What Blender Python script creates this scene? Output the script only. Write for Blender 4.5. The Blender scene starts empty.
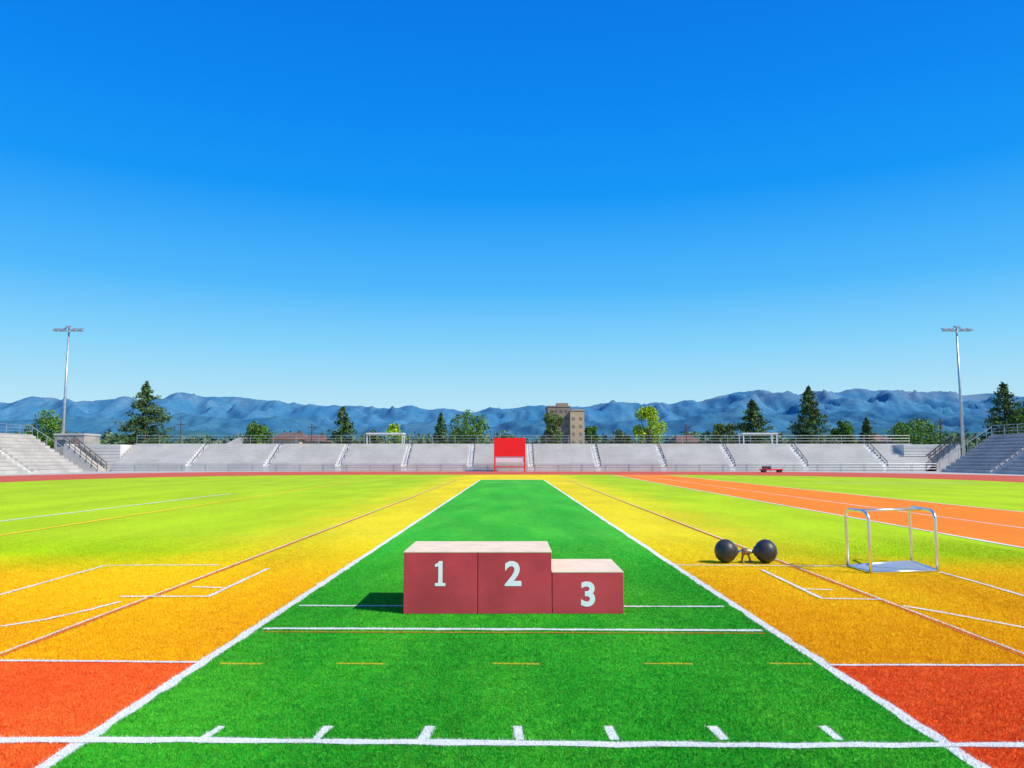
import bpy, bmesh, math, random
import numpy as np
from mathutils import Vector, noise
random.seed(7); rng = np.random.default_rng(7)
R = math.radians
scene = bpy.context.scene
col = scene.collection
# ------------------------------------------------------------------ camera
F = 750.0; HC = 1.6; TH = math.atan(75.0/750.0)
cam_d = bpy.data.cameras.new('camera'); cam = bpy.data.objects.new('camera', cam_d); col.objects.link(cam)
cam.location = (0, 0, HC); cam.rotation_euler = (math.pi/2+TH, 0, 0)
cam_d.sensor_width = 36; cam_d.lens = 36*F/1024; cam_d.clip_end = 40000; cam_d.clip_start = 0.05
scene.camera = cam
def ray(px, py):
    u = (px-512)/F; v = (384-py)/F
    return (u, math.cos(TH)-v*math.sin(TH), math.sin(TH)+v*math.cos(TH))
def G(px, py):                      # point of the ground seen at a place of the photo
    r = ray(px, py); t = -HC/r[2]
    return (r[0]*t, r[1]*t)
def P(px, py, d):                   # point at distance d
    r = ray(px, py); t = d/r[1]
    return (r[0]*t, d, HC+r[2]*t)
# ------------------------------------------------------------------ helpers
def tag(o, label=None, cat=None, group=None, kind=None):
    if label: o['label'] = label
    if cat: o['category'] = cat
    if group: o['group'] = group
    if kind: o['kind'] = kind
    return o
def empty(name, loc, label, cat, group=None, rz=0):
    o = bpy.data.objects.new(name, None); col.objects.link(o); o.location = loc
    o.rotation_euler = (0, 0, rz); o.empty_display_size = .2
    return tag(o, label, cat, group)
class MB:
    def __init__(s): s.v = []; s.f = []
    def poly(s, pts):
        n = len(s.v); s.v += [tuple(p) for p in pts]; s.f.append(tuple(range(n, n+len(pts)))); return s
    def box(s, x0, x1, y0, y1, z0, z1):
        n = len(s.v)
        s.v += [(x0,y0,z0),(x1,y0,z0),(x1,y1,z0),(x0,y1,z0),(x0,y0,z1),(x1,y0,z1),(x1,y1,z1),(x0,y1,z1)]
        s.f += [tuple(n+i for i in q) for q in ((3,2,1,0),(4,5,6,7),(0,1,5,4),(1,2,6,5),(2,3,7,6),(3,0,4,7))]; return s
    def tube(s, pts, r, n=8, r1=None):
        pts = [Vector(p) for p in pts]; m = len(pts); base = len(s.v)
        ref = None
        for i, p in enumerate(pts):
            if i == 0: d = pts[1]-p
            elif i == m-1: d = p-pts[i-1]
            else: d = (pts[i+1]-p).normalized()+(p-pts[i-1]).normalized()
            d.normalize()
            if ref is None:
                ref = Vector((0,0,1)) if abs(d.z) < .9 else Vector((1,0,0))
            a = d.cross(ref).normalized(); b = a.cross(d).normalized(); ref = b
            rr = r if r1 is None else r+(r1-r)*i/(m-1)
            for k in range(n):
                t = 2*math.pi*k/n
                s.v.append(tuple(p+a*math.cos(t)*rr+b*math.sin(t)*rr))
        for i in range(m-1):
            for k in range(n):
                s.f.append((base+i*n+k, base+i*n+(k+1)%n, base+(i+1)*n+(k+1)%n, base+(i+1)*n+k))
        s.f.append(tuple(base+k for k in range(n))[::-1]); s.f.append(tuple(base+(m-1)*n+k for k in range(n)))
        return s
    def lathe_x(s, prof, c, n=32):
        base = len(s.v); m = len(prof)
        for x, r in prof:
            for k in range(n):
                t = 2*math.pi*k/n
                s.v.append((c[0]+x, c[1]+r*math.cos(t), c[2]+r*math.sin(t)))
        for i in range(m-1):
            for k in range(n):
                s.f.append((base+i*n+k, base+(i+1)*n+k, base+(i+1)*n+(k+1)%n, base+i*n+(k+1)%n))
        return s
    def build(s, name, mat, parent=None, smooth=False, bevel=0):
        me = bpy.data.meshes.new(name); me.from_pydata(s.v, [], s.f); me.update()
        o = bpy.data.objects.new(name, me); col.objects.link(o); me.materials.append(mat)
        if parent:
            o.parent = parent
        if smooth:
            me.polygons.foreach_set('use_smooth', [True]*len(me.polygons))
        if bevel:
            b = o.modifiers.new('bevel', 'BEVEL'); b.width = bevel; b.segments = 2; b.limit_method = 'ANGLE'
        return o
# ------------------------------------------------------------------ materials
def newmat(name):
    m = bpy.data.materials.new(name); m.use_nodes = True
    nt = m.node_tree; b = nt.nodes['Principled BSDF']; return m, nt, b
def N(nt, t, **kw):
    n = nt.nodes.new(t)
    for k, v in kw.items():
        if k in n.inputs: n.inputs[k].default_value = v
        else: setattr(n, k, v)
    return n
def mixc(nt, fac, a, b, blend='MIX'):
    m = nt.nodes.new('ShaderNodeMix'); m.data_type = 'RGBA'; m.blend_type = blend
    for sock, val in ((m.inputs[0], fac), (m.inputs[6], a), (m.inputs[7], b)):
        if isinstance(val, bpy.types.NodeSocket): nt.links.new(val, sock)
        elif isinstance(val, (int, float)): sock.default_value = val
        else: sock.default_value = (*val, 1)
    return m.outputs[2]
def maprange(nt, v, a, b, c=0, d=1, smooth=True):
    m = nt.nodes.new('ShaderNodeMapRange')
    if smooth: m.interpolation_type = 'SMOOTHSTEP'
    nt.links.new(v, m.inputs[0])
    for i, q in enumerate((a, b, c, d)): m.inputs[i+1].default_value = q
    return m.outputs[0]
def math2(nt, op, a, b=None):
    m = nt.nodes.new('ShaderNodeMath'); m.operation = op
    for i, q in enumerate((a, b)):
        if q is None: continue
        if isinstance(q, (int, float)): m.inputs[i].default_value = q
        else: nt.links.new(q, m.inputs[i])
    return m.outputs[0]
def noise_n(nt, pos, scale, detail=3, vec=None, rough=.6):
    n = N(nt, 'ShaderNodeTexNoise'); n.inputs['Scale'].default_value = scale
    n.inputs['Detail'].default_value = detail; n.inputs['Roughness'].default_value = rough
    if vec:
        mp = nt.nodes.new('ShaderNodeMapping'); mp.inputs['Scale'].default_value = vec
        nt.links.new(pos, mp.inputs[0]); pos = mp.outputs[0]
    nt.links.new(pos, n.inputs['Vector']); return n.outputs['Fac']
def mat_surface(name, c, var=.25, scale=6, rough=.8, metal=0, bump=.0, bscale=60, spec=.3):
    m, nt, b = newmat(name)
    geo = nt.nodes.new('ShaderNodeTexCoord').outputs['Object']
    f = noise_n(nt, geo, scale, 6)
    f = maprange(nt, f, .3, .7)
    lo = tuple(x*(1-var) for x in c); hi = tuple(min(1, x*(1+var)) for x in c)
    nt.links.new(mixc(nt, f, lo, hi), b.inputs['Base Color'])
    b.inputs['Roughness'].default_value = rough; b.inputs['Metallic'].default_value = metal
    b.inputs['Specular IOR Level'].default_value = spec
    if bump:
        bp = nt.nodes.new('ShaderNodeBump'); bp.inputs['Strength'].default_value = bump; bp.inputs['Distance'].default_value = .01
        nt.links.new(noise_n(nt, geo, bscale, 4), bp.inputs['Height']); nt.links.new(bp.outputs[0], b.inputs['Normal'])
    return m
def mat_turf(name, c, grad=False, var=.62, dark=.54, warm=None):
    m, nt, b = newmat(name)
    pos = nt.nodes.new('ShaderNodeNewGeometry').outputs['Position']
    base = c
    if grad:
        sep = nt.nodes.new('ShaderNodeSeparateXYZ'); nt.links.new(pos, sep.inputs[0])
        wob = math2(nt, 'MULTIPLY', math2(nt, 'SUBTRACT', noise_n(nt, pos, .35, 6), .5), 4.0)
        ax = math2(nt, 'ADD', math2(nt, 'ABSOLUTE', sep.outputs[0]), wob)
        y = math2(nt, 'ADD', sep.outputs[1], math2(nt, 'MULTIPLY', wob, .6))
        gy = maprange(nt, y, 9.8, 13.6); gx = maprange(nt, ax, 3.0, 7.2, .26, 1)
        g = math2(nt, 'MULTIPLY', gy, gx)
        far = maprange(nt, y, 18, 60)
        green = mixc(nt, far, (.43, .60, .004), (.38, .53, .010))
        gold = mixc(nt, maprange(nt, y, 6.0, 14), (.98, .48, .007), (.90, .60, .012))
        base = mixc(nt, g, gold, green)
    big = maprange(nt, noise_n(nt, pos, .5, 5, (1, .35, 1)), .32, .68)
    mid = maprange(nt, noise_n(nt, pos, 7, 5), .3, .7)
    fine = maprange(nt, noise_n(nt, pos, 62, 3, None, .75), .34, .66)
    v = math2(nt, 'ADD', math2(nt, 'MULTIPLY', fine, .48), math2(nt, 'ADD', math2(nt, 'MULTIPLY', mid, .24), math2(nt, 'MULTIPLY', big, .28)))
    shade = maprange(nt, v, 0, 1, dark, 1.0+var, False)
    mul = nt.nodes.new('ShaderNodeVectorMath'); mul.operation = 'SCALE'
    if isinstance(base, tuple):
        if warm:
            wf = math2(nt, 'ADD', math2(nt, 'MULTIPLY', maprange(nt, noise_n(nt, pos, 30, 3), .4, .68), .65), math2(nt, 'MULTIPLY', maprange(nt, noise_n(nt, pos, 1.1, 5, (1, .3, 1)), .4, .65), .35))
            base = mixc(nt, wf, base, warm)
        else:
            rgb = nt.nodes.new('ShaderNodeRGB'); rgb.outputs[0].default_value = (*base, 1); base = rgb.outputs[0]
    nt.links.new(base, mul.inputs[0]); nt.links.new(shade, mul.inputs['Scale'])
    mn = nt.nodes.new('ShaderNodeVectorMath'); mn.operation = 'MINIMUM'; mn.inputs[1].default_value = (.98, .98, .98)
    nt.links.new(mul.outputs[0], mn.inputs[0])
    nt.links.new(mn.outputs[0], b.inputs['Base Color'])
    b.inputs['Roughness'].default_value = .85; b.inputs['Specular IOR Level'].default_value = .12
    bp = nt.nodes.new('ShaderNodeBump'); bp.inputs['Strength'].default_value = .4; bp.inputs['Distance'].default_value = .012
    nt.links.new(fine, bp.inputs['Height']); nt.links.new(bp.outputs[0], b.inputs['Normal'])
    return m
M = {}
M['field'] = mat_turf('painted_field_turf', None, True, .48, .68)
M['green'] = mat_turf('green_turf', (.020, .38, .022), warm=(.11, .50, .030))
M['red'] = mat_turf('red_turf', (.95, .125, .022), False, .6, .60, warm=(.98, .20, .035))
M['white'] = mat_turf('white_turf_paint', (.86, .86, .80), False, .1, .76)
M['yellow'] = mat_turf('yellow_turf_paint', (.60, .50, .03), False, .3, .7)
M['yellowline'] = mat_turf('yellow_field_paint', (.95, .66, .03), False, .2, .8)
M['rust'] = mat_turf('rust_turf_paint', (.70, .18, .03), False, .2, .75)
M['faint'] = mat_turf('faint_turf_paint', (.20, .50, .14), False, .3, .7)
M['strack'] = mat_turf('orange_track', (.97, .25, .02), False, .12, .85)
M['track'] = mat_turf('red_track', (.62, .10, .05), False, .15, .85)
M['apron'] = mat_surface('apron_concrete', (.50, .45, .38), .15, .4)
M['ground'] = mat_surface('dry_ground', (.13, .15, .06), .4, .02, .95)
M['concrete'] = mat_surface('pale_concrete', (.64, .61, .55), .10, .35, .8, 0, .3, 8)
M['concrete3'] = mat_surface('grey_stand_concrete', (.52, .49, .44), .14, .4, .8, 0, .3, 8)
M['concrete2'] = mat_surface('worn_concrete', (.38, .35, .30), .25, .5, .85)
M['aisle'] = mat_surface('stair_concrete', (.80, .77, .70), .1, 1)
M['seat'] = mat_surface('pale_bench', (.68, .65, .60), .10, 2, .7)
M['steel'] = mat_surface('galvanised_steel', (.50, .52, .53), .12, 3, .4, .6)
M['chrome'] = mat_surface('satin_aluminium', (.84, .85, .86), .06, 20, .30, .9, .0)
M['plate'] = mat_surface('aluminium_sheet', (.46, .47, .48), .10, 12, .5, .5)
M['black'] = mat_surface('dark_rubber', (.036, .037, .040), .3, 14, .45, 0, .15, 90, .45)
M['dark'] = mat_surface('dark_metal', (.06, .065, .07), .2, 2, .5)
M['brass'] = mat_surface('aged_brass', (.34, .20, .09), .35, 25, .4, .6)
M['pred'] = mat_surface('dusty_red_paint', (.62, .066, .076), .18, 1.6, .55, 0, .12, 140, .25)
M['ptop'] = mat_surface('cream_plywood', (.88, .67, .45), .08, 5, .7, 0, .1, 60)
M['pnum'] = mat_surface('white_number_paint', (.99, .99, .97), .01, 10, .6)
M['sred'] = mat_surface('red_board', (.95, .018, .02), .04, .6, .5)
M['swhite'] = mat_surface('white_board', (.80, .78, .75), .06, .6, .6)
M['glass'] = mat_surface('dark_window_glass', (.07, .08, .10), .3, 1, .15, 0, 0, 1, .6)
M['tan'] = mat_surface('tan_plaster', (.62, .44, .27), .12, .3)
M['grey_tan'] = mat_surface('grey_brown_plaster', (.37, .27, .20), .15, .3)
M['pane_brown'] = mat_surface('brown_window_pane', (.22, .165, .13), .15, .3)  # tower panes, a brown slightly darker than the wall
M['roofred'] = mat_surface('brown_roof', (.18, .10, .07), .2, .5)
M['wallw'] = mat_surface('pale_house_wall', (.40, .36, .30), .1, .3)
M['bark'] = mat_surface('bark', (.10, .07, .045), .3, 3, .9)
M['lamp'] = mat_surface('lamp_glass', (.80, .82, .85), .05, 3, .2, 0, 0, 1, .6)
def mat_leaf(name, c):
    m, nt, b = newmat(name)
    pos = nt.nodes.new('ShaderNodeNewGeometry').outputs['Position']
    f = maprange(nt, noise_n(nt, pos, .9, 4), .3, .7)
    nt.links.new(mixc(nt, f, tuple(x*.5 for x in c), tuple(x*1.6 for x in c)), b.inputs['Base Color'])
    b.inputs['Roughness'].default_value = .7; b.inputs['Specular IOR Level'].default_value = .15
    return m
LEAF = {'dark': mat_leaf('dark_needles', (.085, .145, .042)), 'mid': mat_leaf('mid_green_leaves', (.11, .22, .03)),
        'olive': mat_leaf('olive_leaves', (.14, .19, .05)), 'bright': mat_leaf('bright_leaves', (.33, .47, .02)),
        'wood': mat_leaf('far_wood_leaves', (.11, .17, .08))}
# ------------------------------------------------------------------ world and sun
SUN = Vector((.91, -.42, 0)).normalized(); EL = R(45)
sd = Vector((SUN.x*math.cos(EL), SUN.y*math.cos(EL), math.sin(EL)))
w = bpy.data.worlds.new('World'); scene.world = w; w.use_nodes = True
nt = w.node_tree; bg = nt.nodes['Background']
sky = nt.nodes.new('ShaderNodeTexSky'); sky.sky_type = 'NISHITA'; sky.sun_disc = False
sky.sun_elevation = EL; sky.sun_rotation = math.atan2(SUN.x, SUN.y); sky.air_density = 1.0; sky.dust_density = .4; sky.ozone_density = 2.5
tc = nt.nodes.new('ShaderNodeTexCoord'); sp = nt.nodes.new('ShaderNodeSeparateXYZ'); nt.links.new(tc.outputs['Generated'], sp.inputs[0])
ramp = nt.nodes.new('ShaderNodeValToRGB'); nt.links.new(sp.outputs[2], ramp.inputs[0])
cr = ramp.color_ramp
stops = [(0, (.62, .82, .90)), (.075, (.45, .76, .92)), (.145, (.235, .65, .96)), (.22, (.075, .48, .97)), (.335, (.004, .31, .94)), (.44, (.0, .24, .88)), (.55, (.0, .19, .79)), (1, (0, .12, .55))]
cr.elements[0].position = 0; cr.elements[0].color = (*stops[0][1], 1)
cr.elements[1].position = 1; cr.elements[1].color = (*stops[-1][1], 1)
cr.interpolation = 'LINEAR'
for p_, c_ in stops[1:-1]:
    e = cr.elements.new(p_); e.color = (*c_, 1)
sc_ = nt.nodes.new('ShaderNodeVectorMath'); sc_.operation = 'SCALE'; nt.links.new(ramp.outputs[0], sc_.inputs[0]); sc_.inputs['Scale'].default_value = 10.2
tint = mixc(nt, .04, sc_.outputs[0], sky.outputs[0])
nt.links.new(tint, bg.inputs[0]); bg.inputs[1].default_value = .1
sl = bpy.data.lights.new('sun', 'SUN'); sl.energy = 5.0; sl.angle = R(.5); sl.color = (1, .95, .85)
so = bpy.data.objects.new('sun', sl); col.objects.link(so); so.rotation_euler = sd.to_track_quat('Z', 'Y').to_euler(); so.location = (20, -10, 30)
scene.view_settings.view_transform = 'Standard'; scene.view_settings.look = 'None'; scene.view_settings.exposure = 0
# ------------------------------------------------------------------ ground sheets
def sheet(name, pts, z, mat):
    o = MB().poly([(p[0], p[1], z) for p in pts]).build(name, mat); return tag(o, kind='structure')
sheet('ground', [(-20000,-3000),(20000,-3000),(20000,20000),(-20000,20000)], 0, M['ground'])
def rrect(hw, y0, y1, r, n=14):
    pts = []
    for cx, cy, a0 in ((hw-r, y0+r, -90), (hw-r, y1-r, 0), (-hw+r, y1-r, 90), (-hw+r, y0+r, 180)):
        for k in range(n+1):
            a = R(a0+90*k/n); pts.append((cx+r*math.cos(a), cy+r*math.sin(a)))
    return pts
inner = rrect(35, -40, 77, 24); outer = rrect(48.5, -53, 98, 30); apron = rrect(70, -60, 125, 10)
sheet('field', inner, .004, M['field'])
mb = MB(); n = len(inner)
for a, b, z, nm, mt in ((inner, outer, .004, 'running_track', 'track'), (outer, apron, .006, 'apron', 'apron')):
    mb = MB()
    for i in range(n):
        j = (i+1) % n
        mb.poly([(*a[i], z), (*b[i], z), (*b[j], z), (*a[j], z)])
    tag(mb.build(nm, M[mt]), kind='structure')
mb = MB()
for k in range(1, 6):
    f = k/6
    for i in range(n):
        j = (i+1) % n
        def L(i, g): return (inner[i][0]*(1-g)+outer[i][0]*g, inner[i][1]*(1-g)+outer[i][1]*g, .010)
        mb.poly([L(i, f), L(i, f+.005), L(j, f+.005), L(j, f)])
tag(mb.build('track_lane_lines', M['white']), kind='structure')
LW = 2.43
yl = G(512, 480)[1]
y_line = G(100, 744)[1]; yr_l = G(100, 663)[1]; yr_r = G(900, 667)[1]
sheet('green_turf_lane', [(-LW, -2), (LW, -2), (LW, yl), (-LW, yl)], .008, M['green'])
sheet('red_turf_zone', [(-9, -2), (-LW, -2), (-LW, yr_l), (-9, yr_l)], .008, M['red'])
sheet('red_turf_zone', [(LW, -2), (8.7, -2), (8.7, yr_r), (LW, yr_r)], .008, M['red'])
sheet('straight_track', [(8.8, -20), (15.5, -20), (15.5, 76.5), (10.2, 76.5), (9.6, 45)], .008, M['strack'])
# ------------------------------------------------------------------ painted lines
quads = []
def fibres(mbv, pts, h, wd, z):
    n = len(pts); a = rng.uniform(0, 2*np.pi, n); l = rng.uniform(0, 2*np.pi, n)
    s = rng.uniform(.6, 1.35, n); hh = h*s; le = h*rng.uniform(.3, 1.3, n)
    v = np.zeros((n, 3, 3))
    v[:, 0, 0] = pts[:, 0]-np.cos(a)*wd/2; v[:, 0, 1] = pts[:, 1]-np.sin(a)*wd/2; v[:, 0, 2] = z
    v[:, 1, 0] = pts[:, 0]+np.cos(a)*wd/2; v[:, 1, 1] = pts[:, 1]+np.sin(a)*wd/2; v[:, 1, 2] = z
    v[:, 2, 0] = pts[:, 0]+np.cos(l)*le; v[:, 2, 1] = pts[:, 1]+np.sin(l)*le; v[:, 2, 2] = z+hh
    return v
def mesh_tris(name, v, mat):
    n = len(v); me = bpy.data.meshes.new(name); me.vertices.add(3*n); me.vertices.foreach_set('co', v.reshape(-1))
    me.loops.add(3*n); me.loops.foreach_set('vertex_index', np.arange(3*n, dtype=np.int32))
    me.polygons.add(n); me.polygons.foreach_set('loop_start', np.arange(0, 3*n, 3, dtype=np.int32))
    me.polygons.foreach_set('loop_total', np.full(n, 3, dtype=np.int32)); me.update(calc_edges=True); me.validate()
    me.materials.append(mat); o = bpy.data.objects.new(name, me); col.objects.link(o); return o
def line(name, pts, wd, z, mat, px=True, jitter=True):
    pts = [Vector(G(*p)) if px else Vector(p) for p in pts]
    path = []
    for a, b in zip(pts[:-1], pts[1:]):
        L = (b-a).length; k = max(1, min(90, int(L/.18)))
        for i in range(k): path.append(a+(b-a)*i/k)
    path.append(pts[-1])
    mb = MB(); prev = None; fl = []
    for i, p in enumerate(path):
        d = (path[min(i+1, len(path)-1)]-path[max(i-1, 0)]).normalized(); nrm = Vector((-d.y, d.x))
        q = noise.noise(Vector((p.x*3.3, p.y*3.3, 3)))*wd*.35 if jitter else 0
        q2 = noise.noise(Vector((p.x*4.1, p.y*4.1, 9)))*wd*.35 if jitter else 0
        l, r = p+nrm*(wd/2+q), p-nrm*(wd/2+q2)
        if prev:
            a0, b0 = prev
            mb.poly([(b0.x, b0.y, z), (r.x, r.y, z), (l.x, l.y, z), (a0.x, a0.y, z)])
            quads.append((b0.copy(), r.copy(), l.copy(), a0.copy()))
            cy = (a0.y+l.y)/2
            if 2.5 < cy < 12:
                area = (l-a0).length*wd
                nn = int(area*15000*(4/max(cy, 3))**1.3)
                if nn:
                    s = rng.uniform(0, 1, nn); t = rng.uniform(-.16, 1.16, nn)
                    A = np.array(b0); B = np.array(r); C = np.array(l); D = np.array(a0)
                    pp = ((A[None]*(1-s)[:, None]+B[None]*s[:, None])*(1-t)[:, None]+(D[None]*(1-s)[:, None]+C[None]*s[:, None])*t[:, None])
                    fl.append(fibres(None, pp, .012, .0045*max(1, cy/5), z-.004))
        prev = (l, r)
    if fl:
        for tri in np.concatenate(fl): mb.poly(tri.tolist())
    return tag(mb.build(name, M[mat]), kind='structure')
for s in (-1, 1):
    line('lane_edge_line', [(s*LW, -2), (s*LW, 12), (s*LW, yl)], .085, .012, 'white', False)
    line('rust_field_line', [(s*4.13, -2), (s*4.16, 12), (s*4.2, 57)], .055, .012, 'rust', False)
    line('pale_field_line', [(s*4.185, -2), (s*4.215, 12), (s*4.26, 57)], .024, .012, 'white', False)
line('cross_line', [(-60, 742), (250, 743), (512, 746), (760, 748), (1090, 747)], .075, .016, 'white')
for x0, x1 in ((222, 202), (330, 315), (431, 423), (518, 520), (607, 614), (712, 724), (823, 840)):
    line('tick_mark', [(x1, 742), (x0, 728)], .055, .012, 'white')
line('cross_line', [(264, 630), (762, 632)], .065, .016, 'white')
line('cross_line_shadow', [(262, 633.5), (765, 635.0)], .022, .016, 'rust')  # shadow along the white line's lower edge, painted as a brown strip
line('cross_line', [(299, 607), (724, 608)], .045, .016, 'white')
for a, b in ((220, 262), (337, 385), (492, 540), (645, 693), (770, 812)):
    line('dash_mark', [(a, 665), (b, 665.5)], .036, .012, 'yellow')
line('cross_line', [(-60, 662), (198, 664)], .04, .016, 'white')
line('cross_line', [(830, 667), (1090, 667)], .04, .016, 'white')
line('end_line', [(486, 479.8), (537, 479.8)], .35, .012, 'white')
line('end_line', [(484, 483), (540, 483)], .18, .012, 'white')
line('faint_cross_line', [(474, 488), (549, 488)], .22, .012, 'faint')
line('faint_cross_line', [(459, 497), (564, 497)], .12, .012, 'faint')
fl_ = [[(-60, 612), (0, 596), (60, 579), (105, 566.5), (150, 566), (219, 566)],
       [(0, 628), (45, 621), (90, 611), (120, 603)], [(120, 598), (208, 598)], [(208, 598), (268, 569.5)], [(192, 588), (222, 589)],
       [(762, 571), (822, 600)], [(822, 600), (882, 601)], [(803, 590), (833, 591)],
       [(672, 566), (846, 567)], [(940, 573), (980, 584), (1024, 597), (1090, 616)], [(903, 607), (960, 617), (1024, 629), (1080, 641)]]
for i, p in enumerate(fl_):
    line('field_line', p, .042, .020 if i in (2, 5, 6) else .016, 'white')
line('far_field_line', [(-13.3, 4), (-13.0, 35)], .11, .012, 'white', False)
line('far_field_line', [(-10.6, 4), (-11.2, 57)], .17, .012, 'yellowline', False)
line('track_edge_line', [(8.8, -20), (8.98, -5), (9.6, 45), (10.2, 76)], .10, .012, 'white', False)
line('track_edge_line', [(15.4, -20), (15.4, 76)], .09, .012, 'white', False)
line('track_edge_line', [(11.6, -20), (12.2, 76)], .07, .012, 'white', False)
line('far_field_line', [(20, 50), (31, 50)], .2, .012, 'white', False)
fy = G(440, 615)[1]; by = fy+.98
def PX(px, d): return P(px, 600, d)[0]
xs = [PX(403, fy), PX(477.5, fy), PX(552, fy), PX(624, fy)]
# ------------------------------------------------------------------ turf fibres near the camera
POD = (xs[0], xs[3], fy+.01, by-.01)
def sample(n):
    d = rng.uniform(3.3, 16, n); hw = .74*d+.9; x = rng.uniform(-1, 1, n)*hw
    wgt = (hw/(.74*16+.9))*np.clip((3.8/d), 0, 1)**1.5*np.clip((16-d)/5, 0, 1)
    k = rng.uniform(0, 1, n) < wgt*3.6
    return np.stack([x[k], d[k]], 1)
pts = sample(3600000)
mask = np.ones(len(pts), bool)
for q in quads:
    ys = [p.y for p in q]; xq = [p.x for p in q]
    if max(ys) < 3 or min(ys) > 16: continue
    cand = np.nonzero((pts[:, 0] > min(xq)) & (pts[:, 0] < max(xq)) & (pts[:, 1] > min(ys)) & (pts[:, 1] < max(ys)))[0]
    if not len(cand): continue
    sgn = np.ones(len(cand), bool); sgn2 = np.ones(len(cand), bool)
    for i in range(4):
        a = q[i]; b = q[(i+1) % 4]
        c = (b.x-a.x)*(pts[cand, 1]-a.y)-(b.y-a.y)*(pts[cand, 0]-a.x)
        sgn &= c >= 0; sgn2 &= c <= 0
    mask[cand[(sgn | sgn2) & (rng.uniform(0, 1, len(cand)) < .93)]] = False
mask &= ~((pts[:, 0] > POD[0]) & (pts[:, 0] < POD[1]) & (pts[:, 1] > POD[2]) & (pts[:, 1] < POD[3]))
mask &= ~(pts[:, 0] > 8.75)
pts = pts[mask]
ax = np.abs(pts[:, 0]); y = pts[:, 1]; x = pts[:, 0]
lane = ax < LW
red = (~lane) & (((x < 0) & (y < yr_l)) | ((x > 0) & (y < yr_r)))
fld = ~(lane | red)
print('fibres', len(pts))
for m_, nm, mt, lb in ((lane, 'green_turf_fibres', 'green', 'short green turf fibres of the central lane'), (red, 'red_turf_fibres', 'red', 'short red turf fibres beside the lane in front'),
                       (fld, 'field_turf_fibres', 'field', 'short orange and yellow green turf fibres of the field')):
    p = pts[m_]
    if not len(p): continue
    v = fibres(None, p, .0145, .0050, .006)
    tag(mesh_tris(nm, v, M[mt]), lb, 'grass', kind='stuff')
# ------------------------------------------------------------------ podium
zt = P(480, 551.5, fy)[2]; z3 = P(588, 571.5, fy)[2]
pod = empty('winners_podium', (0, fy+.5, 0), 'dusty red winners podium with cream tops and white numbers on the green lane', 'podium')
oy = -(fy+.5)
def pl(mb):
    mb.v = [(a, b+oy, c) for a, b, c in mb.v]; return mb
def extrude_loop(mb, loop, y0, y1):
    n = len(mb.v); k = len(loop)
    mb.v += [(a, y0, c) for a, c in loop]+[(a, y1, c) for a, c in loop]
    mb.f.append(tuple(range(n, n+k))); 
    for i in range(k): mb.f.append((n+i, n+k+i, n+k+(i+1) % k, n+(i+1) % k))
for i, (hh, num, cxp, cyp) in enumerate(((zt, '1', 440, 573.5), (zt, '2', 513, 573.5), (z3, '3', 588, 594))):
    x0, x1 = xs[i]+.0035, xs[i+1]-.0035
    b = pl(MB().box(x0, x1, fy, by, .010, hh-.014)).build('block', M['pred'], pod, bevel=.004)
    pl(MB().box(x0-.003, x1+.003, fy-.002, by+.002, hh-.014, hh)).build('top_board', M['ptop'], b, bevel=.003)
    c = P(cxp, cyp, fy); H = 24/750*fy
    if num == '1':
        mb = MB(); u = H
        loop = [(-.20*u, -.5*u), (.22*u, -.5*u), (.22*u, -.38*u), (.10*u, -.38*u), (.10*u, .5*u), (-.04*u, .5*u), (-.10*u, .42*u), (-.21*u, .37*u), (-.21*u, .26*u), (-.07*u, .29*u), (-.07*u, -.38*u), (-.20*u, -.38*u)]
        extrude_loop(mb, [(c[0]+a, c[2]+q) for a, q in loop], fy-.0022+oy, fy-.0010+oy)
        o = mb.build('numeral', M['pnum'], b)
    else:
        cu = bpy.data.curves.new('num', 'FONT'); cu.body = num; cu.size = .335; cu.offset = .010; cu.extrude = .0005
        to = bpy.data.objects.new('num_tmp', cu); col.objects.link(to)
        bpy.context.view_layer.update()
        me = bpy.data.meshes.new_from_object(to.evaluated_get(bpy.context.evaluated_depsgraph_get()))
        bpy.data.objects.remove(to)
        zs = [v.co.y for v in me.vertices]; xx = [v.co.x for v in me.vertices]
        cxx = (min(xx)+max(xx))/2; czz = (min(zs)+max(zs))/2; sc = H/(max(zs)-min(zs))
        for v in me.vertices:
            a, h_, t = (v.co.x-cxx)*sc*1.04, (v.co.y-czz)*sc, v.co.z
            v.co = (c[0]+a, fy-.0016-t+oy, c[2]+h_)
        me.materials.clear(); me.materials.append(M['pnum'])
        o = bpy.data.objects.new('numeral', me); col.objects.link(o); o.parent = b
    o['label'] = 'white numeral '+num+' on the block front'
# ------------------------------------------------------------------ ball weights
gx, gy_ = G(746, 563.5)
bw = empty('ball_dumbbell', (gx, gy_, 0), 'pair of dark grey ball weights joined by a short brass bar on the field', 'weights', rz=R(-3))
rb = .18; sep_ = .305
pr = [(-math.cos(math.pi*k/18)*rb*.93, math.sin(math.pi*k/18)*rb+.0005) for k in range(19)]
for s in (-1, 1):
    o = MB().lathe_x([(a+s*sep_, r) for a, r in pr], (0, 0, rb+.008), 40).build('ball_weight', M['black'], bw, True)
    MB().lathe_x([(s*(sep_-.175), .0), (s*(sep_-.175), .065), (s*(sep_-.15), .085), (s*(sep_-.10), .143)], (0, 0, rb+.008), 32).build('hub_cap', M['dark'], o, True)
MB().tube([(-.16, 0, rb), (.16, 0, rb)], .026, 14).build('bar', M['chrome'], bw, True)
c = MB().lathe_x([(-.065, 0), (-.065, .038), (-.05, .048), (.05, .048), (.065, .038), (.065, 0)], (0, 0, rb), 24).build('collar', M['brass'], bw, True)
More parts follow.
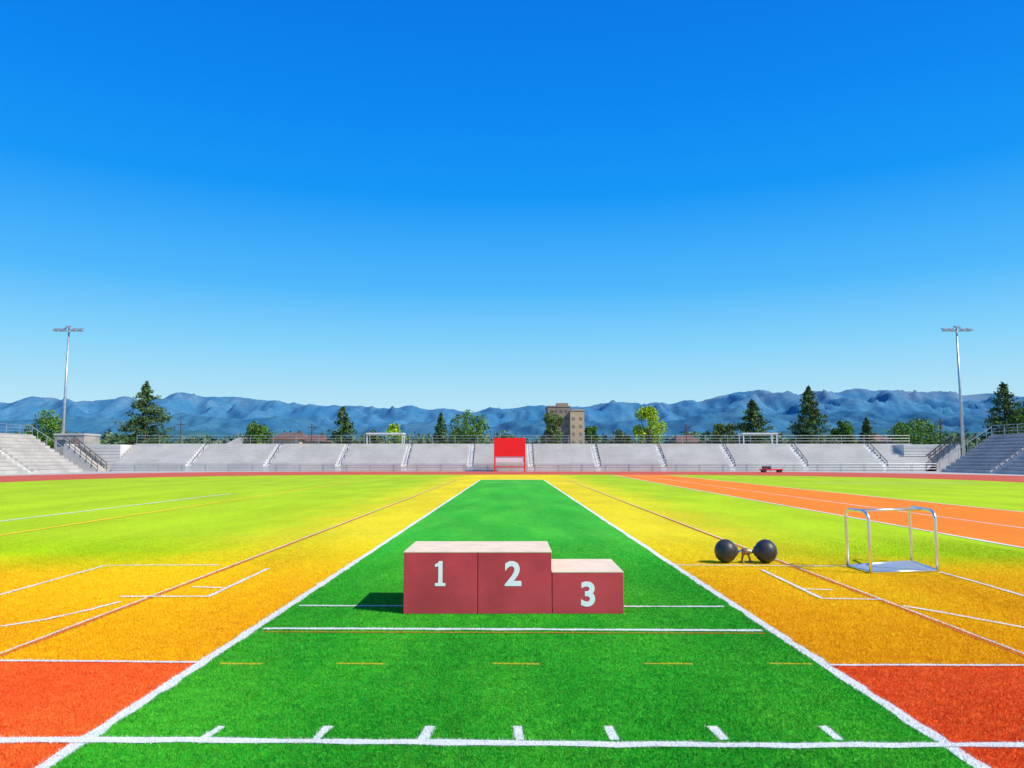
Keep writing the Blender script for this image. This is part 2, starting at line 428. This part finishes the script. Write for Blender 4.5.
for s in (-1, 1):
    f = MB().tube([(s*.03, 0, rb-.03), (s*.05, 0, .10), (s*.07, 0, .02)], .016, 10)
    f.tube([(s*.05, -.07, .018), (s*.07, 0, .026), (s*.055, .07, .018)], .018, 10)
    f.build('foot', M['brass'], bw, True)
# ------------------------------------------------------------------ hurdle frame
A, B, C, D = [Vector((*G(*p), 0)) for p in ((848, 567.5), (871, 574), (938, 572.5), (912, 563))]
ct = (A+B+C+D)/4
hf = empty('hurdle_frame', ct, 'silver tubular hurdle frame with two rounded hoops and a flat base on the right field', 'hurdle')
A, B, C, D = [p-ct for p in (A, B, C, D)]
hz = P(857, 509.5, ct.y)[2]
def hoop(p, q, h, r=.17):
    d = (q-p); L = d.length; d.normalize(); r = min(r, L/2-.01); up = Vector((0, 0, 1)); rv = .12; pts = [p+up*.02, p+up*(h-rv)*.5, p+up*(h-rv)]
    for k in range(1, 11):
        a = math.pi/2*k/10; pts.append(p+d*(r-r*math.cos(a))+up*(h-rv+rv*math.sin(a)))
    for k in range(0, 11):
        a = math.pi/2*k/10; pts.append(q-d*(r-r*math.sin(a))+up*(h-rv+rv*math.cos(a)))
    return pts+[q+up*(h-rv)*.5, q+up*.02]
for a, b in ((A, B), (D, C)):
    MB().tube(hoop(a, b, hz), .023, 14).build('side_hoop', M['chrome'], hf, True)
m1 = (A+B)/2; m2 = (D+C)/2; up = Vector((0, 0, 1))
MB().tube([m1+up*(hz-.004), m2+up*(hz-.004)], .018, 12).build('crossbar', M['chrome'], hf, True)
e = MB()
for a, b in ((A, B), (B, C), (C, D), (D, A)): e.tube([a+up*.026, b+up*.026], .018, 10)
e.build('base_rail', M['chrome'], hf, True)
cc = (A+B+C+D)/4
mb = MB(); tp = [p+(cc-p)*.05 for p in (A, B, C, D)]
mb.poly([p+up*.030 for p in tp]); mb.poly([p+up*.022 for p in tp][::-1])
for i in range(4):
    j = (i+1) % 4; mb.poly([tp[i]+up*.022, tp[j]+up*.022, tp[j]+up*.030, tp[i]+up*.030])
mb.build('base_plate', M['plate'], hf)
# ------------------------------------------------------------------ grandstands
def stand_sections(root, xs_, y0, rows, rise, tread, z0, gap=.85):
    for i in range(len(xs_)-1):
        a, b = xs_[i]+gap/2, xs_[i+1]-gap/2
        mb = MB(); sb = MB()
        mb.box(a, b, y0, y0+rows*tread, 0, z0)
        for k in range(rows):
            mb.box(a, b, y0+k*tread, y0+rows*tread, z0+k*rise, z0+(k+1)*rise-.003)
            sb.box(a+.05, b-.05, y0+k*tread+.16, y0+k*tread+.46, z0+(k+1)*rise+.09, z0+(k+1)*rise+.14)
        s = mb.build('seating_section', M['concrete'], root); sb.build('bench_rows', M['seat'], s)
    for x in xs_[1:-1]:
        mb = MB(); mb.box(x-gap/2+.02, x+gap/2-.02, y0, y0+rows*tread, 0, z0-.1)
        for k in range(rows*2):
            mb.box(x-gap/2+.02, x+gap/2-.02, y0+k*tread/2, y0+rows*tread, z0-.1+k*rise/2, z0-.1+(k+1)*rise/2-.003)
        a = mb.build('aisle_stairs', M['aisle'], root)
        top = rows*rise+z0; hr = MB(); yy = y0+.3; ye = y0+rows*tread-.3; xh = x+gap/2-.06
        hr.tube([(xh, yy, z0+.75), (xh, ye, top+.6)], .05, 6)
        for q in (0, .33, .66, 1): hr.tube([(xh, yy+(ye-yy)*q, z0+(top-z0)*q), (xh, yy+(ye-yy)*q, z0+.75+(top-.15-z0)*q)], .04, 6)
        hr.build('handrail', M['dark'], a)
def railing(root, p, q, z, h=1.1, step=2.4, name='back_railing', mat='steel', r=.022):
    p = Vector(p); q = Vector(q); L = (q-p).length; k = max(1, int(L/step)); mb = MB()
    for i in range(k+1):
        a = p+(q-p)*i/k; mb.tube([(a.x, a.y, z), (a.x, a.y, z+h)], r*1.2, 6)
    for f in (.33, .66, 1): mb.tube([(p.x, p.y, z+h*f), (q.x, q.y, z+h*f)], r, 6)
    return mb.build(name, M[mat], root)
DB = G(512, 471.3)[1]
rows, rise, tread, z0 = 9, .335, .66, .55
gs = empty('grandstand', (0, DB, 0), 'long pale concrete grandstand across the far end of the field', 'grandstand')
edges = [108, 188, 266, 338, 404, 470, 531, 598, 664, 733, 806, 886, 940]
stand_sections(gs, [P(e_, 471, DB)[0] for e_ in edges], 0, rows, rise, tread, z0)
xl, xr = P(108, 471, DB)[0]+.55, P(940, 471, DB)[0]-.55
topz = z0+rows*rise
MB().box(xl, xr, rows*tread, rows*tread+.3, 0, topz+.15).build('back_wall', M['concrete'], gs)
railing(gs, (xl, rows*tread+.15, 0), (xr, rows*tread+.15, 0), topz+.15, 1.15, 3.1)
railing(gs, (xl, -.08, 0), (xr, -.08, 0), 0.0, 1.0, 3.0, 'front_railing')
for s, lb, mt in ((-1, 'pale terraced side stand at the left edge beside the track', 'concrete3'), (1, 'shaded terraced side stand at the right edge beside the track', 'concrete3')):
    sdn = empty('side_stand', (s*52.6, 40, 0), lb, 'grandstand')
    N_ = 11; rs = .40; tr = .6
    ys_ = [0, 10.5, 21, 32, 42.5, 53]
    for i in range(5):
        mb = MB(); sb = MB(); a, b = ys_[i]+.5, ys_[i+1]-.5
        for k in range(N_):
            xa, xb = s*k*tr, s*N_*tr
            mb.box(min(xa, xb), max(xa, xb), a, b, k*rs+(0 if k == 0 else .003), (k+1)*rs)
            xc = s*(k*tr+.35); sb.box(xc-.16, xc+.16, a+.05, b-.05, (k+1)*rs+.07, (k+1)*rs+.11)
        q = mb.build('seating_section', M[mt], sdn); sb.build('bench_rows', M['concrete3'], q)
        if i:
            mb = MB(); a, b = ys_[i]-.48, ys_[i]+.48
            for k in range(N_*2):
                xa, xb = s*k*tr/2, s*N_*tr
                mb.box(min(xa, xb), max(xa, xb), a, b, max(0, (k)*rs/2-.1)+.003, (k+1)*rs/2-.05)
            mb.build('aisle_stairs', M['concrete'], sdn)
    xe = s*(N_*tr+.1)
    MB().box(min(xe, xe+s*.25), max(xe, xe+s*.25), 0, 53, 0, N_*rs+.2).build('back_wall', M[mt], sdn)
    railing(sdn, (xe+s*.1, 0, 0), (xe+s*.1, 53, 0), N_*rs+.2, 1.1)
    mb = MB(); mb.tube([(0, 52.8, 1.3), (s*N_*tr, 52.8, N_*rs+1.1)], .045, 6)
    for k in range(0, N_+1, 2): mb.tube([(s*k*tr, 52.8, k*rs), (s*k*tr, 52.8, k*rs+1.2)], .035, 6)
    mb.build('end_railing', M['steel'], sdn)
    cs = empty('corner_stairway', (s*54.2, DB, 0), ('open stairway with dark rails between the left side stand and the grandstand' if s < 0 else 'open stairway with dark rails between the right side stand and the grandstand'), 'stairs')
    mb = MB(); w_ = 4.6
    for k in range(18):
        x0, x1 = s*k*w_/18, s*w_
        mb.box(min(x0, x1), max(x0, x1), 0, 2.2, k*.2+(.003 if k else 0), (k+1)*.2)
    mb.build('steps', M['concrete3'], cs)
    xa, xb = -s*1.6, s*5.2
    mb = MB(); mb.box(min(xa, xb), max(xa, xb), 2.45, 6.2, 0, 3.55)
    for k in range(8): mb.box(min(xa, xb), max(xa, xb), 2.35-.0, 2.45-.003, k*.44, k*.44+.40)
    mb.build('terrace_wall', M['concrete'], cs)
    for yv in (.0, 2.2):
        mb = MB(); mb.tube([(0, yv-.05, 1.05), (s*w_, yv-.05, 4.6)], .05, 6); mb.tube([(0, yv-.05, .6), (s*w_, yv-.05, 4.15)], .04, 6)
        for k in range(7): mb.tube([(s*k*w_/6, yv-.05, k*.59+.02), (s*k*w_/6, yv-.05, 1.05+k*.59)], .04, 6)
        mb.build('handrail', M['dark'], cs)
x0 = P(47, 440, 104)[0]; x1 = P(77, 440, 104)[0]; zt_ = P(60, 433, 104)[2]
bh = empty('block_house', ((x0+x1)/2, DB+9, 0), 'square grey concrete block house behind the left stand under the light mast', 'building')
hw = (x1-x0)/2
MB().box(-hw, hw, -2, 2, 0, zt_-.25).build('wall', M['concrete2'], bh)
MB().box(-hw-.1, hw+.1, -2.1, 2.1, zt_-.25, zt_).build('roof', M['concrete3'], bh)
MB().box(.4, 1.4, -2.05, -2.003, 2.6, 4.5).build('door', M['grey_tan'], bh)
MB().box(-1.6, -.5, -2.05, -2.003, 3.4, 4.3).build('window', M['glass'], bh)
# ------------------------------------------------------------------ scoreboard
ds = DB-2
xa, xb = P(494, 450, ds)[0], P(525.5, 450, ds)[0]; zt1 = P(510, 438, ds)[2]; zb1 = P(510, 456.5, ds)[2]; zb2 = P(510, 462, ds)[2]
xm = (xa+xb)/2; hw = (xb-xa)/2
sb_ = empty('scoreboard', (xm, ds, 0), 'plain bright red scoreboard on a red frame in front of the grandstand', 'scoreboard')
MB().box(-hw, hw, 0, .30, zb1, zt1).build('panel', M['sred'], sb_, bevel=.02)
MB().box(-hw+.24, hw-.24, .08, .2, zb2, zb1-.004).build('lower_panel', M['swhite'], sb_)
for s in (-1, 1):
    xi = s*(hw-.01); MB().box(min(xi, xi-s*.2), max(xi, xi-s*.2), .02, .24, 0, zb1-.003).build('leg', M['sred'], sb_)
MB().box(-hw+.22, hw-.22, .08, .16, .55, .65).build('brace', M['sred'], sb_)
# ------------------------------------------------------------------ small cart near the far track
cx_, _, _ = P(772, 470, 90)
ca = empty('field_cart', (cx_, 90, 0), 'small low red cart standing on the far track before the grandstand', 'cart')
MB().box(-1.4, 1.2, -.45, .45, .28, .42).build('bed', M['sred'], ca, bevel=.02)
MB().box(-1.1, -.2, -.35, .35, .423, .75).build('load', M['dark'], ca, bevel=.04)
for a in (-1.0, .85):
    for b in (-.46, .46):
        w_ = MB(); w_.tube([(a, b-.05, .2), (a, b+.05, .2)], .2, 16); w_.build('wheel', M['black'], ca)
MB().tube([(1.2, 0, .35), (1.6, 0, .8), (1.6, .2, .85)], .03, 6).build('handle', M['steel'], ca)
# ------------------------------------------------------------------ light masts
def mast(px_base, px_top, d, lb):
    x = P(px_base, 440, d)[0]; z = P(px_top, 329, d)[2]
    r = empty('light_mast', (x, d, 0), lb, 'floodlight', 'floodlight masts behind the stands')
    MB().tube([(0, 0, 0), (0, 0, z*.5), (0, 0, z)], .25, 12, .11).build('pole', M['steel'], r, True)
    MB().box(-2.1, 2.1, -.05, .05, z-.35, z-.24).box(-.07, .07, -.07, .07, z-.2, z+.3).build('crossarm', M['steel'], r)
    for xx_, zz in ((-1.75, z-.05), (-.80, z-.05), (.80, z-.05), (1.75, z-.05), (0, z+.30)):
        mb = MB(); mb.box(-.34, .34, -.38, .30, -.10, .09); mb.box(-.05, .05, -.05, .05, -.25, -.103)
        tilt = R(24)
        def rot(vs): return [(a+xx_, b*math.cos(tilt)-c*math.sin(tilt)-.1, b*math.sin(tilt)+c*math.cos(tilt)+zz) for a, b, c in vs]
        mb.v = rot(mb.v); fl = mb.build('floodlight', M['steel'], r)
        m2_ = MB().box(-.30, .30, -.395, -.383, -.08, .07).box(-.30, .30, -.33, .22, -.115, -.103); m2_.v = rot(m2_.v); m2_.build('lens', M['lamp'], fl)
    return r
mast(62.5, 68, 106, 'tall floodlight mast behind the left stand and concrete block house')
mast(963, 957, 106, 'tall floodlight mast behind the right stand')
# ------------------------------------------------------------------ trees
def leaf_tris(centres, size):
    n = len(centres); a = rng.normal(size=(n, 3)); a /= np.linalg.norm(a, axis=1)[:, None]
    b = rng.normal(size=(n, 3)); b -= (a*b).sum(1)[:, None]*a; b /= np.linalg.norm(b, axis=1)[:, None]
    s = size*rng.uniform(.6, 1.4, n)[:, None]; v = np.zeros((n, 3, 3))
    v[:, 0] = centres-a*s; v[:, 1] = centres+a*s*.6+b*s*.6; v[:, 2] = centres+a*s*.4-b*s*.7
    return v
def conifer(px, ytop, wpx, d, lb, leaf='dark', full=1.0):
    x, _, H = P(px, ytop, d); Rr = wpx/F*d/2
    t = empty('conifer_tree', (x, d, 0), lb, 'tree')
    mb = MB(); mb.tube([(0, 0, 0), (.1, 0, H*.5), (0, 0, H*.97)], .26, 8, .04)
    cs = []; nb = int(120*full)
    for i in range(nb):
        f = (i+rng.uniform(0, 1))/nb; z = H*(.12+.86*f)
        prof = (1-f)**.75*1.15+.03; prof = min(prof, 1.0); L = Rr*prof*rng.uniform(.55, 1.25); a = rng.uniform(0, 2*math.pi)
        droop = rng.uniform(-.25, .22)
        if i % 5 == 0: mb.tube([(0, 0, z), (math.cos(a)*L*.8, math.sin(a)*L*.8, z-droop*L*.7)], .05, 4, .02)
        k = int(14+40*prof*full); s = rng.uniform(.08, 1, k)**.7
        w_ = .08+.24*L*.35*(1-s*.5)
        q = np.stack([np.cos(a)*L*s+rng.normal(size=k)*w_, np.sin(a)*L*s+rng.normal(size=k)*w_, z-droop*L*s**1.5+rng.normal(size=k)*.15], 1)
        cs.append(q)
    mb.build('trunk', M['bark'], t)
    top = np.stack([rng.normal(size=14)*.07, rng.normal(size=14)*.07, H*rng.uniform(.93, 1.0, 14)], 1); cs.append(top)
    o = mesh_tris('crown', leaf_tris(np.concatenate(cs), .21), LEAF[leaf]); o.parent = t
    return t
def broad(px, ytop, wpx, d, lb, leaf='mid', base=.22, n=26):
    x, _, H = P(px, ytop, d); Rr = wpx/F*d/2
    t = empty('broadleaf_tree', (x, d, 0), lb, 'tree')
    mb = MB(); mb.tube([(0, 0, 0), (.1, .05, H*.3), (0, 0, H*.6)], .24, 8, .1); cs = []
    zc = H*(1+base)/2; rz = H*(1-base)/2
    for i in range(n):
        a = rng.uniform(0, 2*math.pi); u = rng.uniform(-.9, 1); rr = math.sqrt(max(0, 1-u*u))*rng.uniform(.45, .85)
        c = np.array([math.cos(a)*Rr*rr, math.sin(a)*Rr*rr, zc+u*rz*.80]); cr_ = Rr*rng.uniform(.26, .42)
        if i % 3 == 0: mb.tube([(0, 0, H*.3), tuple(c*.6+np.array([0, 0, H*.15])), tuple(c)], .09, 5, .03)
        k = int(150); q = rng.normal(size=(k, 3)); q /= np.linalg.norm(q, axis=1)[:, None]; q *= (rng.uniform(.3, 1.1, k)**.5)[:, None]*cr_
        cs.append(c+q)
    mb.build('trunk', M['bark'], t)
    o = mesh_tris('crown', leaf_tris(np.concatenate(cs), .20), LEAF[leaf]); o.parent = t
    return t
conifer(147, 381, 58, 125, 'large dark conifer left of the grandstand, tallest tree on the left', 'dark', 1.45)
conifer(343, 407, 36, 128, 'medium dark conifer behind the left half of the grandstand')
conifer(441, 413, 20, 128, 'narrow dark conifer directly left of a round dark tree')
broad(468, 412, 42, 130, 'round dark broadleaf tree beside the narrow conifer left of the red scoreboard', 'mid')
broad(258, 421, 28, 130, 'small round green tree between the tiny pale house and the brown roofed house', 'mid')
broad(46, 411, 40, 125, 'bushy green tree behind the left side stand beside the light mast', 'mid')
broad(395, 424, 24, 132, 'low bright green tree behind the left white shelter', 'bright')
broad(553, 411, 28, 132, 'olive tree in front of the left side of the brown tower block', 'olive')
broad(592, 424, 18, 134, 'small dark tree just right of the brown tower block', 'mid')
broad(648, 406, 36, 128, 'bright yellow green round tree right of the tower block', 'bright')
broad(724, 420, 26, 132, 'low olive green tree left of the broad dark conifer', 'olive')
conifer(752, 400, 46, 127, 'broad dark conifer rising behind the right white shelter', 'dark', 1.4)
conifer(808, 386, 46, 125, 'tall dark conifer, tallest tree on the right half of the grandstand', 'dark', 1.4)
broad(843, 418, 22, 131, 'small dark green tree just right of the tall conifer', 'mid')
conifer(866, 418, 20, 131, 'short dark conifer between the tall conifer and the low bushy tree')
broad(914, 419, 50, 130, 'wide low bushy green tree behind the right end of the grandstand', 'mid')
conifer(1002, 382, 50, 124, 'dark conifer rising behind the right side stand at the right edge', 'dark', 1.3)
broad(1026, 398, 34, 126, 'leafy green tree at the right edge behind the side stand', 'mid')
broad(620, 430, 22, 136, 'low dark tree between the tower block and the yellow green tree', 'olive')
broad(372, 431, 22, 138, 'low dark tree behind the left end of the white shelter', 'olive')
cs = []
for i in range(1300):
    d = random.uniform(150, 330); x = random.uniform(-.85, .85)*d
    hmax = 1.6+(22+random.uniform(-6, 6)+8*noise.noise(Vector((x/d*14, 0, 2))))*d/750
    k = 60; q = rng.normal(size=(k, 3)); q /= np.linalg.norm(q, axis=1)[:, None]; q *= rng.uniform(.4, 1, k)[:, None]
    rr = random.uniform(2.0, 4.0)
    if abs(x/d*750+512-566) < 24 and d < 172: continue
    cs.append(np.array([x, d, hmax*.5])+q*np.array([rr, rr, hmax*.5]))
tag(mesh_tris('far_woodland', leaf_tris(np.concatenate(cs), .65), LEAF['wood']), 'distant low dark woodland filling the gap between grandstand and mountains', 'woodland', kind='stuff')
# ------------------------------------------------------------------ buildings behind
d = 145
ox = P(566, 430, d)[0]
tb = empty('tower_block', (ox, d, 0), 'brown multi storey tower block behind the grandstand right of the red scoreboard', 'building')
xa, xm_, xb = P(548, 430, d)[0]-ox, P(570, 430, d)[0]-ox, P(584, 430, d)[0]-ox
za, zb_ = P(560, 407, d)[2], P(575, 411, d)[2]
MB().box(xa, xm_, 0, 9, 0, za).build('wall', M['grey_tan'], tb)  # darker plaster: the shaded left side is put into the colour
MB().box(xm_+.003, xb, -.8, 8, 0, zb_).build('wall', M['tan'], tb)  # lighter plaster: the sunlit right side is put into the colour
MB().box(xa-.1, xm_+.1, -.1, 9.1, za+.003, za+.25).build('roof', M['grey_tan'], tb)
MB().box(xm_+.15, xb+.1, -.9, 8.1, zb_+.003, zb_+.25).build('roof', M['tan'], tb)
MB().box(xa+1.8, xa+4.0, 1, 5, za+.253, za+.85).build('roof_hut', M['grey_tan'], tb)
for zz in np.arange(1.6, za-1.0, 1.5):
    for q in np.linspace(xa+.7, xm_-.7, 4):
        f = MB().box(q-.27, q+.27, -.04, -.003, zz, zz+.6).build('window', M['grey_tan'], tb); MB().box(q-.23, q+.23, -.06, -.043, zz+.04, zz+.56).build('pane', M['pane_brown'], f)
    if zz < zb_-1.0:
        for q in np.linspace(xm_+.7, xb-.6, 2):
            f = MB().box(q-.26, q+.26, -.84, -.803, zz, zz+.6).build('window', M['tan'], tb); MB().box(q-.22, q+.22, -.86, -.843, zz+.04, zz+.56).build('pane', M['grey_tan'], f)
def house(px0, px1, ytop, d, lb, wall='wallw', roof='roofred'):
    a = P(px0, 440, d)[0]; b = P(px1, 440, d)[0]; z = P(px0, ytop, d)[2]; m = (a+b)/2; h = (b-a)/2; e_ = z-1.3
    r = empty('house', (m, d, 0), lb, 'house')
    MB().box(-h, h, 0, 8, 0, e_).build('wall', M[wall], r)
    mb = MB(); ro = .4
    mb.v = [(-h-ro, -ro, e_), (h+ro, -ro, e_), (h+ro, 8+ro, e_), (-h-ro, 8+ro, e_), (-h*.75, 4, z), (h*.75, 4, z)]
    mb.f = [(0, 1, 5, 4), (2, 3, 4, 5), (1, 2, 5), (3, 0, 4), (3, 2, 1, 0)]
    rf = mb.build('roof', M[roof], r); MB().box(h*.3, h*.3+.5, 4.5, 5.0, z-.5, z+.35).build('chimney', M['roofred'], rf)
    k = max(2, int(h/1.5))
    for q in np.linspace(-h+1, h-1, k):
        f = MB().box(q-.55, q+.55, -.06, -.003, e_-1.9, e_-.6).build('window', M['swhite'], r); MB().box(q-.45, q+.45, -.09, -.063, e_-1.8, e_-.7).build('pane', M['glass'], f)
    MB().box(-.5, .5, -.06, -.003, 0, 2.1).build('door', M['dark'], r)
house(272, 300, 432, 132, 'low house with brown roof behind the left grandstand', 'tan')
house(303, 320, 434, 134, 'smaller brown roofed house just right of the low brown roofed house')
house(228, 244, 437, 134, 'tiny pale house left of the small round green tree', 'tan', 'concrete2')
house(678, 700, 435, 134, 'low tan house between the yellow green tree and the olive tree', 'tan')
house(878, 892, 434, 134, 'small pale house left of the wide bushy tree on the right', 'wallw', 'roofred')
def shelter(px0, px1, d, lb):
    a = P(px0, 440, d)[0]; b = P(px1, 440, d)[0]; z = P(px0, 433, d)[2]; m = (a+b)/2; h = (b-a)/2
    r = empty('shelter', (m, d, 0), lb, 'shelter')
    MB().box(-h, h, -1, 1.5, z-.2, z).build('roof', M['swhite'], r)
    for q in (-h+.15, h-.15):
        for y_ in (-.8, 1.3): MB().box(q-.07, q+.07, y_-.07, y_+.07, 0, z-.203).build('post', M['swhite'], r)
    MB().box(-h+.3, h-.3, 1.25, 1.35, 0, z-1.5).build('back_panel', M['concrete2'], r)
shelter(367, 404, 112, 'white flat roofed shelter behind the left half of the grandstand')
shelter(741, 776, 112, 'white flat roofed shelter in front of the broad dark conifer on the right')
for px, yt, lb in ((181, 421, 'thin wooden utility pole right of the large left conifer'), (312, 424, 'thin wooden utility pole behind the brown roofed houses'),
                   (686, 424, 'thin wooden utility pole right of the yellow green tree'), (940, 418, 'thin wooden utility pole left of the right light mast')):
    x, _, z = P(px, yt, 118); r = empty('utility_pole', (x, 118, 0), lb, 'pole')
    MB().tube([(0, 0, 0), (0, 0, z)], .11, 8, .08).build('pole', M['bark'], r); MB().box(-.7, .7, -.05, .05, z-.6, z-.48).build('crossarm', M['bark'], r)
# ------------------------------------------------------------------ mountains: three ranges, one behind the other
prof = [(-400,404),(-200,396),(-60,402),(0,400),(40,398),(80,401),(110,395),(150,397),(180,391),(200,393),(240,397),(290,402),(330,404),(380,405),(430,407),(470,409),(510,406),(540,405),(570,404),(600,403),(640,404),(680,401),(710,396),(740,390),(770,389),(800,392),(830,390),(860,387),(890,389),(930,392),(970,392),(1024,396),(1200,392),(1420,402)]
px_ = np.array([p[0] for p in prof]); py_ = np.array([p[1] for p in prof])
def mountain_range(name, D, W, elev, lo, hi_, peak, seed, amp=.24):
    nc, nr = 620, 62; verts = []; faces = []; x0, x1 = -.62*1.5*D/1.0, .62*1.5*D
    for j in range(nr):
        s = j/(nr-1)*1.5; d = D-W+W*s
        for i in range(nc):
            x = x0+(x1-x0)*i/(nc-1); px = 512+x/D*F
            zr = elev(px)/F*D
            warp = noise.noise(Vector((x/1500, d/1500, seed)))*220
            rid = noise.ridged_multi_fractal(Vector(((x+warp+d*.35)/560, (d+warp)/740, seed+1.7)), .95, 2.1, 7, 1.0, 2.0)-1.0
            t = s if s <= 1 else max(0, 2-s*1.0)
            z = zr*(t**.95)+zr*amp*rid*math.sin(math.pi*min(1, max(0, s/1.5)))*(1 if s < .8 else max(.18, 1-(s-.8)*4.1))
            verts.append((x, d, max(z, -5) if j else -25))
    for j in range(nr-1):
        for i in range(nc-1):
            a = j*nc+i; faces.append((a, a+1, a+nc+1, a+nc))
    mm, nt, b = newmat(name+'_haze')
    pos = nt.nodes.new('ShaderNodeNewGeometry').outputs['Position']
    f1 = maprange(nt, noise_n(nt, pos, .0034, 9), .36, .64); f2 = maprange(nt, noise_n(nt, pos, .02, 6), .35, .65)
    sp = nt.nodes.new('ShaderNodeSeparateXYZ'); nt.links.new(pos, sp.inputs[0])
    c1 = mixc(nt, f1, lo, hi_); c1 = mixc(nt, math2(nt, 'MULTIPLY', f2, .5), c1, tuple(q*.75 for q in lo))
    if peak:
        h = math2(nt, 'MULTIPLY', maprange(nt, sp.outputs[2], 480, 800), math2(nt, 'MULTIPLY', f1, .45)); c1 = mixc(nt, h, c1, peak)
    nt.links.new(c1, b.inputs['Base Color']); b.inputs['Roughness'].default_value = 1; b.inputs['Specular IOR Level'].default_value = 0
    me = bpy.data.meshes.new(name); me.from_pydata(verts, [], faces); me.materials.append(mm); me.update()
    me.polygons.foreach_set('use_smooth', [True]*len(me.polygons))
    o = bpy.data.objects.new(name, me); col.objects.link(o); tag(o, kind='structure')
def fr(px, sc, sd_, amp): return amp*noise.fractal(Vector((px*sc, sd_, 4)), .95, 2.1, 5)
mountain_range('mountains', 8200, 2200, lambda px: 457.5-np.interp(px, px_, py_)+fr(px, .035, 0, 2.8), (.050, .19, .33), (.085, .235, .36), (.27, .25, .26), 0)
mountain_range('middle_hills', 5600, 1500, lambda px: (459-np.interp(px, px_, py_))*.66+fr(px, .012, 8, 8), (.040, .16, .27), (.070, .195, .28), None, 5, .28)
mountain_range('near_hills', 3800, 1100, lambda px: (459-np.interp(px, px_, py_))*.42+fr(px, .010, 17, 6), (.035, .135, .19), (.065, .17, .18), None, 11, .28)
